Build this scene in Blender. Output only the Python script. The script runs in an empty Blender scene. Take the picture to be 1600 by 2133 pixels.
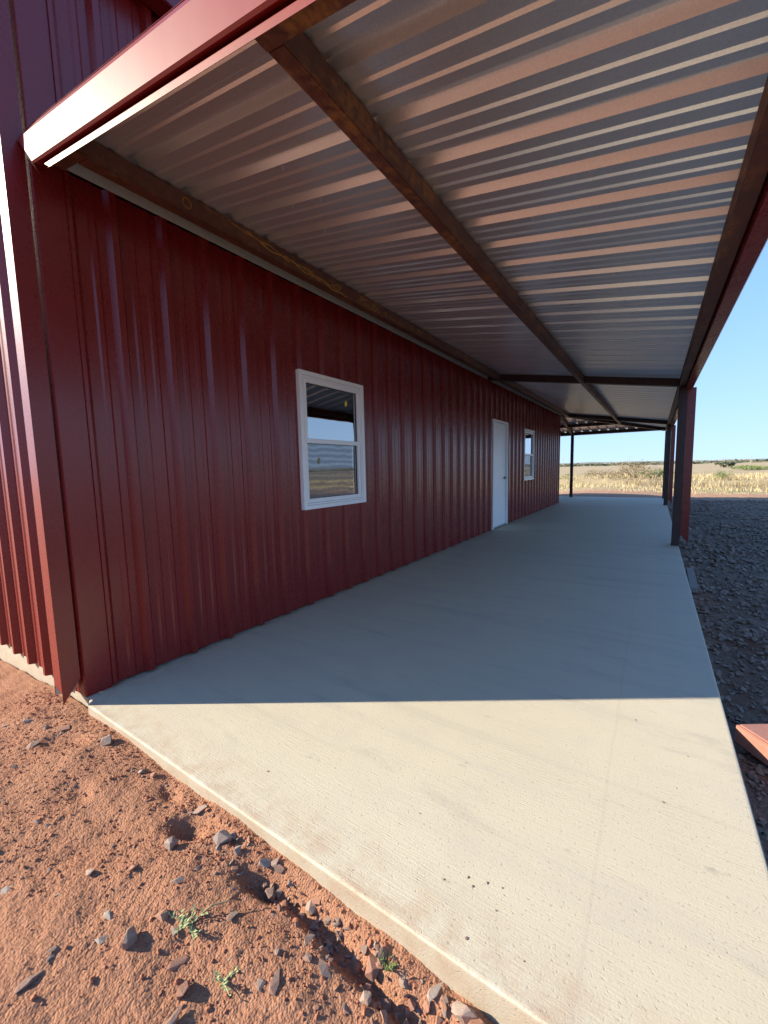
import bpy, bmesh, math, random
import numpy as np
from mathutils import Vector, Matrix

# ------------------------------------------------------------------ camera, light, exposure
scene = bpy.context.scene
col = scene.collection
CAM = np.array([2.5494, -0.8501, 1.2014])
YAW, PITCH, ROLL, FPX = 33.6724, 6.0313, -1.3077, 846.8

def cam_axes():
    y, p, r = [math.radians(a) for a in (YAW, PITCH, ROLL)]
    F = Vector((-math.sin(y) * math.cos(p), math.cos(y) * math.cos(p), -math.sin(p)))
    R0 = F.cross(Vector((0, 0, 1))).normalized(); U0 = R0.cross(F)
    R = math.cos(r) * R0 + math.sin(r) * U0
    U = -math.sin(r) * R0 + math.cos(r) * U0
    return F, R, U
F, R_, U = cam_axes()
cd = bpy.data.cameras.new('camera'); cam = bpy.data.objects.new('camera', cd); col.objects.link(cam)
m = Matrix((R_, U, -F)).transposed().to_4x4(); m.translation = Vector(CAM.tolist())
cam.matrix_world = m
cd.sensor_fit = 'HORIZONTAL'; cd.sensor_width = 36; cd.lens = 36 * FPX / 1600
cd.clip_start = 0.02; cd.clip_end = 20000
scene.camera = cam
scene.render.resolution_x = 768; scene.render.resolution_y = 1024

SUN_EL = math.radians(24.0); SX, SY = -0.843, -0.537          # horizontal direction towards the sun
w = bpy.data.worlds.new('World'); scene.world = w; w.use_nodes = True
nt = w.node_tree; bg = nt.nodes['Background']
sky = nt.nodes.new('ShaderNodeTexSky'); sky.sky_type = 'NISHITA'; sky.sun_disc = False
sky.sun_elevation = SUN_EL; sky.sun_rotation = math.atan2(SX, SY)
sky.altitude = 1800; sky.air_density = 0.80; sky.dust_density = 0.0; sky.ozone_density = 5.0
tint = nt.nodes.new('ShaderNodeMix'); tint.data_type = 'RGBA'; tint.blend_type = 'MULTIPLY'; tint.inputs[0].default_value = 1
tint.inputs[7].default_value = (.80, .90, 1.14, 1); nt.links.new(sky.outputs[0], tint.inputs[6]); # soft shoulder on the bright horizon, as the camera's own tone curve gives
vm = nt.nodes.new('ShaderNodeVectorMath'); vm.operation = 'MULTIPLY_ADD'; vm.inputs[1].default_value = (1.25, 1.0, 1.02); vm.inputs[2].default_value = (1, 1, 1)
vd = nt.nodes.new('ShaderNodeVectorMath'); vd.operation = 'DIVIDE'; vk = nt.nodes.new('ShaderNodeVectorMath'); vk.operation = 'MULTIPLY'; vk.inputs[1].default_value = (1.82, 2.00, 2.78)
nt.links.new(tint.outputs[2], vm.inputs[0]); nt.links.new(tint.outputs[2], vd.inputs[0]); nt.links.new(vm.outputs[0], vd.inputs[1])
nt.links.new(vd.outputs[0], vk.inputs[0]); nt.links.new(vk.outputs[0], bg.inputs[0]); bg.inputs[1].default_value = 0.150
sd = bpy.data.lights.new('sun', 'SUN'); sun = bpy.data.objects.new('sun', sd); col.objects.link(sun)
sd.energy = 3.3; sd.angle = math.radians(0.5); sd.color = (1.0, 0.89, 0.70)
sv = Vector((SX * math.cos(SUN_EL), SY * math.cos(SUN_EL), math.sin(SUN_EL)))
sun.rotation_euler = sv.to_track_quat('Z', 'Y').to_euler(); sun.location = (-20, -12, 15)
vs = scene.view_settings; vs.view_transform = 'Standard'; vs.look = 'None'; vs.gamma = 1; vs.exposure = 1.92
vs.use_curve_mapping = False

rng = np.random.default_rng(7); random.seed(7)

# ------------------------------------------------------------------ measured layout (metres)
L = 13.174; W = 2.877; YE = 16.05      # wall length, slab width, far slab edge
P = 0.2815                             # rib pitch of the steel sheets
MR = 0.167; ZR = 2.83                  # porch roof slope and height at the wall (underside of sheet)
MAIN_EAVE = 3.93; RIDGE = 4.5

# ------------------------------------------------------------------ material helpers
def mat(name):
    m = bpy.data.materials.new(name); m.use_nodes = True
    n = m.node_tree.nodes; b = n['Principled BSDF']
    return m, n, m.node_tree.links, b
def tc(n, l, scale=(1, 1, 1), out='Object'):
    t = n.new('ShaderNodeTexCoord'); mp = n.new('ShaderNodeMapping'); mp.inputs['Scale'].default_value = scale
    l.new(t.outputs[out], mp.inputs[0]); return mp.outputs[0]
def noise(n, l, v, s, d=3, r=0.55):
    t = n.new('ShaderNodeTexNoise'); t.inputs['Scale'].default_value = s; t.inputs['Detail'].default_value = d
    t.inputs['Roughness'].default_value = r; l.new(v, t.inputs['Vector']); return t.outputs['Fac']
def ramp(n, l, f, stops):
    r = n.new('ShaderNodeValToRGB'); e = r.color_ramp.elements
    while len(e) < len(stops): e.new(0.5)
    for el, (p, c) in zip(e, stops):
        el.position = p; el.color = (*c, 1) if len(c) == 3 else c
    l.new(f, r.inputs[0]); return r.outputs[0]
def mixc(n, l, f, a, b, mode='MIX'):
    x = n.new('ShaderNodeMix'); x.data_type = 'RGBA'; x.blend_type = mode
    for s, i in ((f, 0), (a, 6), (b, 7)):
        if hasattr(s, 'links'): l.new(s, x.inputs[i])
        else: x.inputs[i].default_value = s if i == 0 else (*s, 1)
    return x.outputs[2]
def mathn(n, l, op, a, b=0.0):
    x = n.new('ShaderNodeMath'); x.operation = op
    for s, i in ((a, 0), (b, 1)):
        if hasattr(s, 'links'): l.new(s, x.inputs[i])
        else: x.inputs[i].default_value = s
    return x.outputs[0]
def maprange(n, l, f, a, b, c, d):
    x = n.new('ShaderNodeMapRange'); l.new(f, x.inputs[0])
    for i, v in enumerate((a, b, c, d)): x.inputs[i + 1].default_value = v
    return x.outputs[0]
def bump(n, l, b, h, strength, dist):
    x = n.new('ShaderNodeBump'); x.inputs['Strength'].default_value = strength; x.inputs['Distance'].default_value = dist
    l.new(h, x.inputs['Height']); l.new(x.outputs[0], b.inputs['Normal']); return x
M = {}
def red_paint(name='red_paint', dr=0.0):
    m, n, l, b = mat(name)
    v = tc(n, l)
    f1 = noise(n, l, v, 1.7, 4); f2 = noise(n, l, tc(n, l, (1, 1, .08)), 14, 4)
    c = mixc(n, l, f1, (.160, .0068, .0058), (.190, .0090, .0075))
    l.new(c, b.inputs['Base Color'])
    r = mathn(n, l, 'ADD', maprange(n, l, f1, .3, .7, .23 + dr, .28 + dr), maprange(n, l, noise(n, l, v, 60, 3), .3, .8, 0, .06))
    l.new(r, b.inputs['Roughness'])
    b.inputs['Coat Weight'].default_value = 0 if dr else .25; b.inputs['Coat Roughness'].default_value = .5
    b.inputs['Specular IOR Level'].default_value = .36 if dr else .5
    wv = noise(n, l, tc(n, l, (1, 1, .5)), 3.0, 2)
    h = mathn(n, l, 'ADD', mathn(n, l, 'MULTIPLY', wv, 1.0), mathn(n, l, 'MULTIPLY', noise(n, l, v, 420, 2), .006))
    bump(n, l, b, h, .30, .009)
    return m
M['red'] = red_paint()
M['trim'] = red_paint('red_trim_paint', .24)
def galv(name, base, metal, rough):
    m, n, l, b = mat(name)
    v = tc(n, l)
    vo = n.new('ShaderNodeTexVoronoi'); vo.inputs['Scale'].default_value = 230; l.new(v, vo.inputs['Vector'])
    sp = n.new('ShaderNodeSeparateColor'); l.new(vo.outputs['Color'], sp.inputs[0])
    c = mixc(n, l, sp.outputs[0], tuple(x * .93 for x in base), tuple(min(1, x * 1.04) for x in base))
    big = noise(n, l, v, 2.2, 4)
    c = mixc(n, l, maprange(n, l, big, .45, .75, 0, .15), c, tuple(x * .85 for x in base))
    l.new(c, b.inputs['Base Color']); b.inputs['Metallic'].default_value = metal
    l.new(maprange(n, l, sp.outputs[1], 0, 1, rough - .03, rough + .03), b.inputs['Roughness'])
    bump(n, l, b, noise(n, l, v, 2.5, 2), .08, .004)
    return m
M['galv'] = galv('galvalume_sheet', (.74, .73, .74), .72, .32)
M['zinc'] = galv('bare_zinc', (.42, .44, .46), .7, .5)
def steel():
    m, n, l, b = mat('rusty_primer_steel')
    v = tc(n, l); vs = tc(n, l, (1, .35, 1))
    f = noise(n, l, vs, 5, 6, .7); g = noise(n, l, v, 26, 6, .65)
    c = ramp(n, l, g, [(.3, (.065, .019, .011)), (.55, (.12, .040, .022)), (.75, (.19, .080, .038))])
    rust = mathn(n, l, 'MULTIPLY', maprange(n, l, f, .50, .62, 0, 1), maprange(n, l, g, .40, .56, 0, .5))
    c = mixc(n, l, rust, c, (.40, .17, .035))
    l.new(c, b.inputs['Base Color']); l.new(maprange(n, l, g, .3, .7, .42, .68), b.inputs['Roughness'])
    bump(n, l, b, g, .3, .002)
    return m
M['steel'] = steel()
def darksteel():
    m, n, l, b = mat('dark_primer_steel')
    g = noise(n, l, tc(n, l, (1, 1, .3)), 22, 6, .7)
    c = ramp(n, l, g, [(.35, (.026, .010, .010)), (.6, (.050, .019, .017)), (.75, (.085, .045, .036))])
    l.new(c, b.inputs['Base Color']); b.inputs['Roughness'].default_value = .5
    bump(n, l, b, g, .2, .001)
    return m
M['dark'] = darksteel()
def plain(name, c, rough, nz=.06, sc=18, metal=0, bd=.0008):
    m, n, l, b = mat(name)
    f = noise(n, l, tc(n, l), sc, 5, .6)
    l.new(mixc(n, l, f, tuple(max(0, x * (1 - nz * 2)) for x in c), tuple(min(1, x * (1 + nz * 2)) for x in c)), b.inputs['Base Color'])
    l.new(maprange(n, l, f, .3, .7, rough - .05, rough + .05), b.inputs['Roughness'])
    b.inputs['Metallic'].default_value = metal
    bump(n, l, b, f, .3, bd); return m
M['cream'] = plain('cream_primer_backside', (.50, .47, .41), .5)
M['white'] = plain('white_vinyl', (.88, .88, .87), .38, .01)
M['door'] = plain('white_door_paint', (.85, .855, .86), .42, .012, 5)
M['gasket'] = plain('black_gasket', (.02, .02, .02), .5)
M['steelgrey'] = plain('brushed_metal', (.35, .34, .33), .32, .05, 40, 1)
M['yellow'] = plain('yellow_paper', (.75, .62, .06), .7, .03)
M['chalk'] = plain('yellow_paint_marker', (.52, .27, .05), .8, .15, 120)
M['insul'] = plain('white_insulation', (.55, .55, .53), .6)
M['wood'] = plain('weathered_wood', (.20, .18, .15), .8, .2, 30, 0, .004)
def glass():
    m, n, l, b = mat('window_glass')
    out = n['Material Output']; n.remove(b)
    t = n.new('ShaderNodeBsdfTransparent'); t.inputs[0].default_value = (.30, .33, .32, 1)
    g = n.new('ShaderNodeBsdfGlossy'); g.inputs['Roughness'].default_value = .015; g.inputs[0].default_value = (.95, .97, 1, 1)
    fr = n.new('ShaderNodeFresnel'); fr.inputs[0].default_value = 2.6
    bp_ = n.new('ShaderNodeBump'); bp_.inputs['Strength'].default_value = .12; bp_.inputs['Distance'].default_value = .004
    l.new(noise(n, l, tc(n, l), 3.5, 1), bp_.inputs['Height'])
    l.new(bp_.outputs[0], g.inputs['Normal']); l.new(bp_.outputs[0], fr.inputs['Normal'])
    mx = n.new('ShaderNodeMixShader'); l.new(mathn(n, l, 'MULTIPLY', fr.outputs[0], 1.9), mx.inputs[0]); l.new(t.outputs[0], mx.inputs[1]); l.new(g.outputs[0], mx.inputs[2])
    l.new(mx.outputs[0], out.inputs[0]); return m
M['glass'] = glass()
def screen():
    m, n, l, b = mat('insect_screen')
    out = n['Material Output']
    b.inputs['Base Color'].default_value = (.16, .19, .22, 1); b.inputs['Roughness'].default_value = .6
    t = n.new('ShaderNodeBsdfTransparent'); mx = n.new('ShaderNodeMixShader')
    v = tc(n, l, (1, 1, 1))
    wv = n.new('ShaderNodeTexWave'); wv.wave_type = 'BANDS'; wv.bands_direction = 'Z'
    wv.inputs['Scale'].default_value = 6; wv.inputs['Distortion'].default_value = 4.5; wv.inputs['Detail'].default_value = 1.5; wv.inputs['Detail Scale'].default_value = 1.0
    l.new(v, wv.inputs['Vector'])
    l.new(maprange(n, l, wv.outputs['Fac'], 0, 1, .34, .52), mx.inputs[0])  # wavy opacity bands imitate moiré light across the mesh
    l.new(t.outputs[0], mx.inputs[1]); l.new(b.outputs[0], mx.inputs[2]); l.new(mx.outputs[0], out.inputs[0]); return m
M['screen'] = screen()
def concrete():
    m, n, l, b = mat('broomed_concrete')
    v = tc(n, l)
    big = noise(n, l, v, .9, 5, .6); mid = noise(n, l, v, 5, 5, .6); str_ = noise(n, l, tc(n, l, (.06, 1, 1)), 9, 4, .6)
    c = mixc(n, l, big, (.43, .385, .285), (.53, .475, .355))
    c = mixc(n, l, maprange(n, l, mid, .5, .75, 0, .35), c, (.40, .36, .30))
    c = mixc(n, l, maprange(n, l, str_, .52, .72, 0, .4), c, (.37, .34, .30))
    blot = noise(n, l, tc(n, l, (.5, 1.6, 1)), 2.3, 6, .75)
    c = mixc(n, l, maprange(n, l, blot, .56, .68, 0, .40), c, (.27, .245, .205))
    st2 = noise(n, l, tc(n, l, (.12, 2.2, 1)), 1.6, 5, .7)
    c = mixc(n, l, maprange(n, l, st2, .54, .66, 0, .35), c, (.30, .28, .24))
    sxy = n.new('ShaderNodeSeparateXYZ'); l.new(v, sxy.inputs[0])
    ed = mathn(n, l, 'MINIMUM', mathn(n, l, 'ADD', sxy.outputs[0], 0.0), mathn(n, l, 'ADD', sxy.outputs[1], .045))
    dirt_band = mathn(n, l, 'MULTIPLY', maprange(n, l, ed, .0, .22, 1, 0), maprange(n, l, noise(n, l, v, 11, 6, .7), .42, .66, 0, .8))
    c = mixc(n, l, dirt_band, c, (.36, .23, .14))
    # faint lengthwise trowel line and a few dark smudges
    ln = maprange(n, l, mathn(n, l, 'ABSOLUTE', mathn(n, l, 'ADD', sxy.outputs[0], mathn(n, l, 'ADD', mathn(n, l, 'MULTIPLY', noise(n, l, tc(n, l, (0, 1, 0)), .9, 3), .05), -2.47))), .002, .008, .14, 0)
    c = mixc(n, l, ln, c, (.26, .23, .19))
    smg = maprange(n, l, noise(n, l, tc(n, l, (1, 1.8, 1)), 6, 3, .6), .70, .76, 0, .5)
    c = mixc(n, l, smg, c, (.22, .20, .17))
    grain = noise(n, l, v, 330, 3, .7)
    pit = maprange(n, l, noise(n, l, tc(n, l, (.7, 1, 1)), 120, 2, .5), .62, .72, 0, 1)
    c = mixc(n, l, mathn(n, l, 'MULTIPLY', pit, .45), c, (.24, .21, .17))
    c = mixc(n, l, maprange(n, l, grain, .35, .7, 0, .25), c, (.58, .54, .47))
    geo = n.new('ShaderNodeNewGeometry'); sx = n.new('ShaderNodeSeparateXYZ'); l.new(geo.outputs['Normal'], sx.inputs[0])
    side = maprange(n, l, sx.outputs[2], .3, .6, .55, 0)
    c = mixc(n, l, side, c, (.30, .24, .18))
    l.new(c, b.inputs['Base Color']); b.inputs['Roughness'].default_value = .75
    broom = noise(n, l, tc(n, l, (.05, 1, 1)), 170, 3, .7)
    mask = maprange(n, l, noise(n, l, tc(n, l, (.4, 1, 1)), 2.2, 3), .38, .62, .5, 1.5)
    h = mathn(n, l, 'ADD', mathn(n, l, 'MULTIPLY', mathn(n, l, 'MULTIPLY', broom, mask), 1.0),
              mathn(n, l, 'ADD', mathn(n, l, 'MULTIPLY', noise(n, l, v, 160, 4, .7), .9), mathn(n, l, 'MULTIPLY', pit, -.6)))
    bump(n, l, b, h, .45, .0026)
    return m
M['concrete'] = concrete()
def ground_mat():
    m, n, l, b = mat('red_dirt_and_field')
    t = n.new('ShaderNodeTexCoord'); sp = n.new('ShaderNodeSeparateXYZ'); l.new(t.outputs['Object'], sp.inputs[0])
    v = t.outputs['Object']
    a = noise(n, l, v, 3.0, 6, .6); f = noise(n, l, v, 60, 5, .7); g = noise(n, l, v, 260, 3, .7)
    red = mixc(n, l, a, (.27, .122, .072), (.36, .188, .115))
    red = mixc(n, l, maprange(n, l, f, .5, .72, 0, .5), red, (.20, .075, .045))
    red = mixc(n, l, maprange(n, l, g, .55, .75, 0, .45), red, (.44, .25, .165))
    grav = ramp(n, l, f, [(.3, (.12, .085, .062)), (.55, (.19, .14, .105)), (.75, (.27, .21, .16))])
    grav = mixc(n, l, maprange(n, l, noise(n, l, v, 1.1, 4, .6), .54, .70, 0, .75), grav, (.15, .062, .040))
    wob = mathn(n, l, 'MULTIPLY', mathn(n, l, 'SUBTRACT', noise(n, l, v, .8, 4), .5), .9)
    xm = maprange(n, l, mathn(n, l, 'ADD', sp.outputs[0], wob), 2.5, 3.0, 0, 1)
    c = mixc(n, l, xm, red, grav)
    # graded red strip, then pale dry field
    y2 = mathn(n, l, 'ADD', sp.outputs[1], mathn(n, l, 'MULTIPLY', mathn(n, l, 'SUBTRACT', noise(n, l, v, .35, 5), .5), 4))
    edge = maprange(n, l, y2, 16.6, 18.4, 0, 1)
    red2 = mixc(n, l, noise(n, l, v, 9, 5, .7), (.30, .16, .095), (.44, .27, .17))
    c = mixc(n, l, edge, c, red2)
    straw = mixc(n, l, noise(n, l, tc(n, l, (.3, 1, 1)), 1.3, 6, .7), (.28, .21, .11), (.46, .36, .21))
    straw = mixc(n, l, maprange(n, l, noise(n, l, tc(n, l, (.25, 1, 1)), .12, 6, .65), .5, .64, 0, .6), straw, (.22, .20, .11))
    pale = mixc(n, l, noise(n, l, tc(n, l, (.15, 1, 1)), .05, 6, .7), (.30, .225, .13), (.47, .365, .225))
    fl = maprange(n, l, y2, 20.3, 22.5, 0, 1)
    c = mixc(n, l, fl, c, straw)
    far = maprange(n, l, sp.outputs[1], 45, 80, 0, 1)
    c = mixc(n, l, far, c, pale)
    green = maprange(n, l, noise(n, l, tc(n, l, (.25, 1, 1)), .012, 5, .7), .50, .60, 0, .75)
    vf = maprange(n, l, sp.outputs[1], 260, 500, 0, 1)
    c = mixc(n, l, mathn(n, l, 'MULTIPLY', green, vf), c, (.13, .15, .10))
    l.new(c, b.inputs['Base Color']); b.inputs['Roughness'].default_value = .95
    b.inputs['Specular IOR Level'].default_value = .15
    vo = n.new('ShaderNodeTexVoronoi'); vo.inputs['Scale'].default_value = 150; l.new(v, vo.inputs['Vector'])
    h = mathn(n, l, 'ADD', mathn(n, l, 'MULTIPLY', noise(n, l, v, 110, 4, .7), 1.0), mathn(n, l, 'MULTIPLY', vo.outputs['Distance'], -.7))
    bump(n, l, b, h, .8, .007)
    return m
M['ground'] = ground_mat()
def stone(name, a, c2, dust=(.36, .16, .10), dm=.5, ks=.12):
    m, n, l, b = mat(name)
    oi = n.new('ShaderNodeObjectInfo')
    v = tc(n, l)
    f = noise(n, l, v, 45 * ks, 6, .65)
    c = mixc(n, l, f, a, c2)
    c = mixc(n, l, mathn(n, l, 'MULTIPLY', oi.outputs['Random'], .4), c, tuple(x * .7 for x in a))
    geo = n.new('ShaderNodeNewGeometry'); s = n.new('ShaderNodeSeparateXYZ'); l.new(geo.outputs['Normal'], s.inputs[0])
    d = mathn(n, l, 'MULTIPLY', maprange(n, l, noise(n, l, v, 20 * ks, 4, .7), .42, .62, 0, 1), dm)
    c = mixc(n, l, d, c, dust)
    l.new(c, b.inputs['Base Color']); b.inputs['Roughness'].default_value = .85
    bump(n, l, b, noise(n, l, v, 90 * ks, 6, .75), .8, .0040); return m
M['s_grey'] = stone('grey_stone', (.21, .17, .145), (.38, .31, .265), dm=.55)
M['s_pale'] = stone('pale_stone', (.30, .26, .22), (.42, .37, .31), dm=.4)
M['s_red'] = stone('reddish_stone', (.27, .13, .088), (.42, .23, .15), dm=.6)
M['s_dark'] = stone('dark_stone', (.15, .112, .095), (.26, .19, .16), dm=.6)
M['s_grav'] = stone('gravel_stone', (.155, .118, .09), (.27, .215, .17), (.22, .12, .08), .4, 1.0)
M['clod'] = plain('red_dirt_clod', (.30, .115, .062), .95, .16, 70, 0, .004)
def leafm(name, a, c2, sc=30):
    m, n, l, b = mat(name)
    f = noise(n, l, tc(n, l), sc, 3)
    l.new(mixc(n, l, f, a, c2), b.inputs['Base Color']); b.inputs['Roughness'].default_value = .7
    return m
M['straw'] = leafm('dry_straw', (.35, .275, .145), (.56, .455, .26), 6)
M['green'] = leafm('dusty_green_leaf', (.10, .14, .04), (.20, .24, .08), 8)
M['weed'] = leafm('weed_leaf', (.20, .25, .10), (.34, .38, .19), 60)
M['brush'] = leafm('dry_brush', (.13, .095, .05), (.30, .23, .12), 8)
M['darkgreen'] = leafm('dark_tree_leaf', (.085, .095, .065), (.13, .14, .09), .5)  # tree green lightened, distance haze put into the leaf colour
M['pole'] = plain('pale_pole', (.30, .28, .26), .7)
M['beamred'] = None
def beamred():
    m, n, l, b = mat('faded_red_primer')
    v = tc(n, l); f = noise(n, l, v, 12, 6, .7); g = noise(n, l, v, 90, 4, .7)
    c = mixc(n, l, f, (.26, .105, .078), (.36, .19, .145))
    c = mixc(n, l, maprange(n, l, g, .5, .75, 0, .5), c, (.22, .07, .045))
    l.new(c, b.inputs['Base Color']); b.inputs['Roughness'].default_value = .6; bump(n, l, b, g, .3, .002); return m
M['beamred'] = beamred()

# ------------------------------------------------------------------ object helpers
def tag(o, label=None, cat=None, group=None, kind=None):
    for k, v in (('label', label), ('category', cat), ('group', group), ('kind', kind)):
        if v: o[k] = v
    return o
def empty(name, loc=(0, 0, 0)):
    o = bpy.data.objects.new(name, None); o.location = loc; o.empty_display_size = .2; col.objects.link(o); return o
def meshobj(name, V, Fc, material, parent=None, smooth=False):
    me = bpy.data.meshes.new(name); me.from_pydata([tuple(v) for v in V], [], Fc); me.validate(); me.update()
    if smooth: me.polygons.foreach_set('use_smooth', [True] * len(me.polygons))
    o = bpy.data.objects.new(name, me); me.materials.append(M[material] if isinstance(material, str) else material)
    col.objects.link(o)
    if parent: o.parent = parent
    return o
def np_mesh(name, V, T, material, parent=None, smooth=False, k=3):
    V = np.asarray(V, np.float32); T = np.asarray(T, np.int32)
    me = bpy.data.meshes.new(name); me.vertices.add(len(V)); me.vertices.foreach_set('co', V.ravel())
    me.loops.add(T.size); me.loops.foreach_set('vertex_index', T.ravel())
    me.polygons.add(len(T)); me.polygons.foreach_set('loop_start', np.arange(0, T.size, k, dtype=np.int32))
    me.update(calc_edges=True)
    me.polygons.foreach_set('use_smooth', np.full(len(T), smooth)); me.materials.append(M[material])
    o = bpy.data.objects.new(name, me); col.objects.link(o)
    if parent: o.parent = parent
    return o
class MB:
    def __init__(s): s.V = []; s.F = []
    def add(s, V, Fc):
        b = len(s.V); s.V += [tuple(v) for v in V]; s.F += [[i + b for i in f] for f in Fc]; return s
    def box(s, a, b):
        (x0, y0, z0), (x1, y1, z1) = a, b
        return s.add([(x0, y0, z0), (x1, y0, z0), (x1, y1, z0), (x0, y1, z0), (x0, y0, z1), (x1, y0, z1), (x1, y1, z1), (x0, y1, z1)],
                     [[0, 3, 2, 1], [4, 5, 6, 7], [0, 1, 5, 4], [1, 2, 6, 5], [2, 3, 7, 6], [3, 0, 4, 7]])
    def hexa(s, p):   # eight corners, bottom loop then top loop
        return s.add(p, [[0, 3, 2, 1], [4, 5, 6, 7], [0, 1, 5, 4], [1, 2, 6, 5], [2, 3, 7, 6], [3, 0, 4, 7]])
    def bar(s, a, b, wx, wz, up=(0, 0, 1)):
        a = Vector(a); b = Vector(b); d = (b - a).normalized(); u = Vector(up); r = d.cross(u).normalized() * wx / 2; u2 = r.cross(d).normalized() * wz / 2
        q = []
        for e in (a, b):
            q.append([e - r - u2, e + r - u2, e + r + u2, e - r + u2])
        return s.add(q[0] + q[1], [[0, 1, 2, 3], [7, 6, 5, 4], [0, 4, 5, 1], [1, 5, 6, 2], [2, 6, 7, 3], [3, 7, 4, 0]])
    def tube(s, pts, r, n=6):
        pts = [Vector(p) for p in pts]; b = len(s.V)
        for i, p in enumerate(pts):
            d = (pts[min(i + 1, len(pts) - 1)] - pts[max(i - 1, 0)]).normalized()
            u = d.cross(Vector((.31, .2, .93))).normalized(); v = d.cross(u)
            rr = r[i] if isinstance(r, (list, tuple)) else r
            for k in range(n):
                a = 2 * math.pi * k / n; s.V.append(tuple(p + (u * math.cos(a) + v * math.sin(a)) * rr))
        for i in range(len(pts) - 1):
            for k in range(n):
                s.F.append([b + i * n + k, b + i * n + (k + 1) % n, b + (i + 1) * n + (k + 1) % n, b + (i + 1) * n + k])
        s.F.append([b + k for k in range(n)][::-1]); s.F.append([b + (len(pts) - 1) * n + k for k in range(n)]); return s
    def build(s, name, material, parent=None, bevel=0, smooth=False):
        o = meshobj(name, s.V, s.F, material, parent, smooth)
        if bevel:
            bm = bmesh.new(); bm.from_mesh(o.data); bmesh.ops.recalc_face_normals(bm, faces=bm.faces)
            bmesh.ops.bevel(bm, geom=list(bm.edges), offset=bevel, segments=2, affect='EDGES', clamp_overlap=True)
            bm.to_mesh(o.data); bm.free()
        else:
            bm = bmesh.new(); bm.from_mesh(o.data); bmesh.ops.recalc_face_normals(bm, faces=bm.faces); bm.to_mesh(o.data); bm.free()
        return o
def vnoise(x, y, seed=0):
    xi = np.floor(x).astype(np.int64); yi = np.floor(y).astype(np.int64); fx = x - xi; fy = y - yi
    fx = fx * fx * (3 - 2 * fx); fy = fy * fy * (3 - 2 * fy)
    def h(a, b):
        n = (a * 374761393 + b * 668265263 + seed * 1442695041) & 0xffffffff
        n = ((n ^ (n >> 13)) * 1274126177) & 0xffffffff
        return ((n ^ (n >> 16)) & 0xffff) / 65535.0
    return (h(xi, yi) * (1 - fx) + h(xi + 1, yi) * fx) * (1 - fy) + (h(xi, yi + 1) * (1 - fx) + h(xi + 1, yi + 1) * fx) * fy
def fbm(x, y, s, o=4, seed=0, g=.5):
    r = 0; a = 1; t = 0
    for i in range(o):
        r = r + a * vnoise(x * s, y * s, seed + i); t += a; a *= g; s *= 2.03
    return r / t - .5

# rib profile along a sheet: list of (u, height) between u0 and u1; ribs start at phase
def ribs(u0, u1, phase, major=.032, base=.075, top=.032, minor=.0055, mb=.045, mt=.022):
    pts = [(u0, 0.0)]
    k = math.floor((u0 - phase) / P) - 1
    while phase + k * P < u1 + P:
        s = phase + k * P; e = (base - top) / 2; q = (mb - mt) / 2
        for a, h in ((s, 0), (s + e, major), (s + base - e, major), (s + base, 0)): pts.append((a, h))
        for c in (1, 2):
            cc = s + base + (P - base) * (.29 if c == 1 else .71)
            for a, h in ((cc - mb / 2, 0), (cc - mt / 2, minor), (cc + mt / 2, minor), (cc + mb / 2, 0)): pts.append((a, h))
        k += 1
    out = [p for p in pts if u0 <= p[0] <= u1]
    out.sort(key=lambda p: p[0])
    if out[-1][0] < u1 - 1e-4: out.append((u1, 0.0))
    return out
def hat(prof, u):
    for (a, ha), (b, hb) in zip(prof, prof[1:]):
        if a <= u <= b: return ha + (hb - ha) * (u - a) / max(b - a, 1e-9)
    return 0.0

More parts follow.
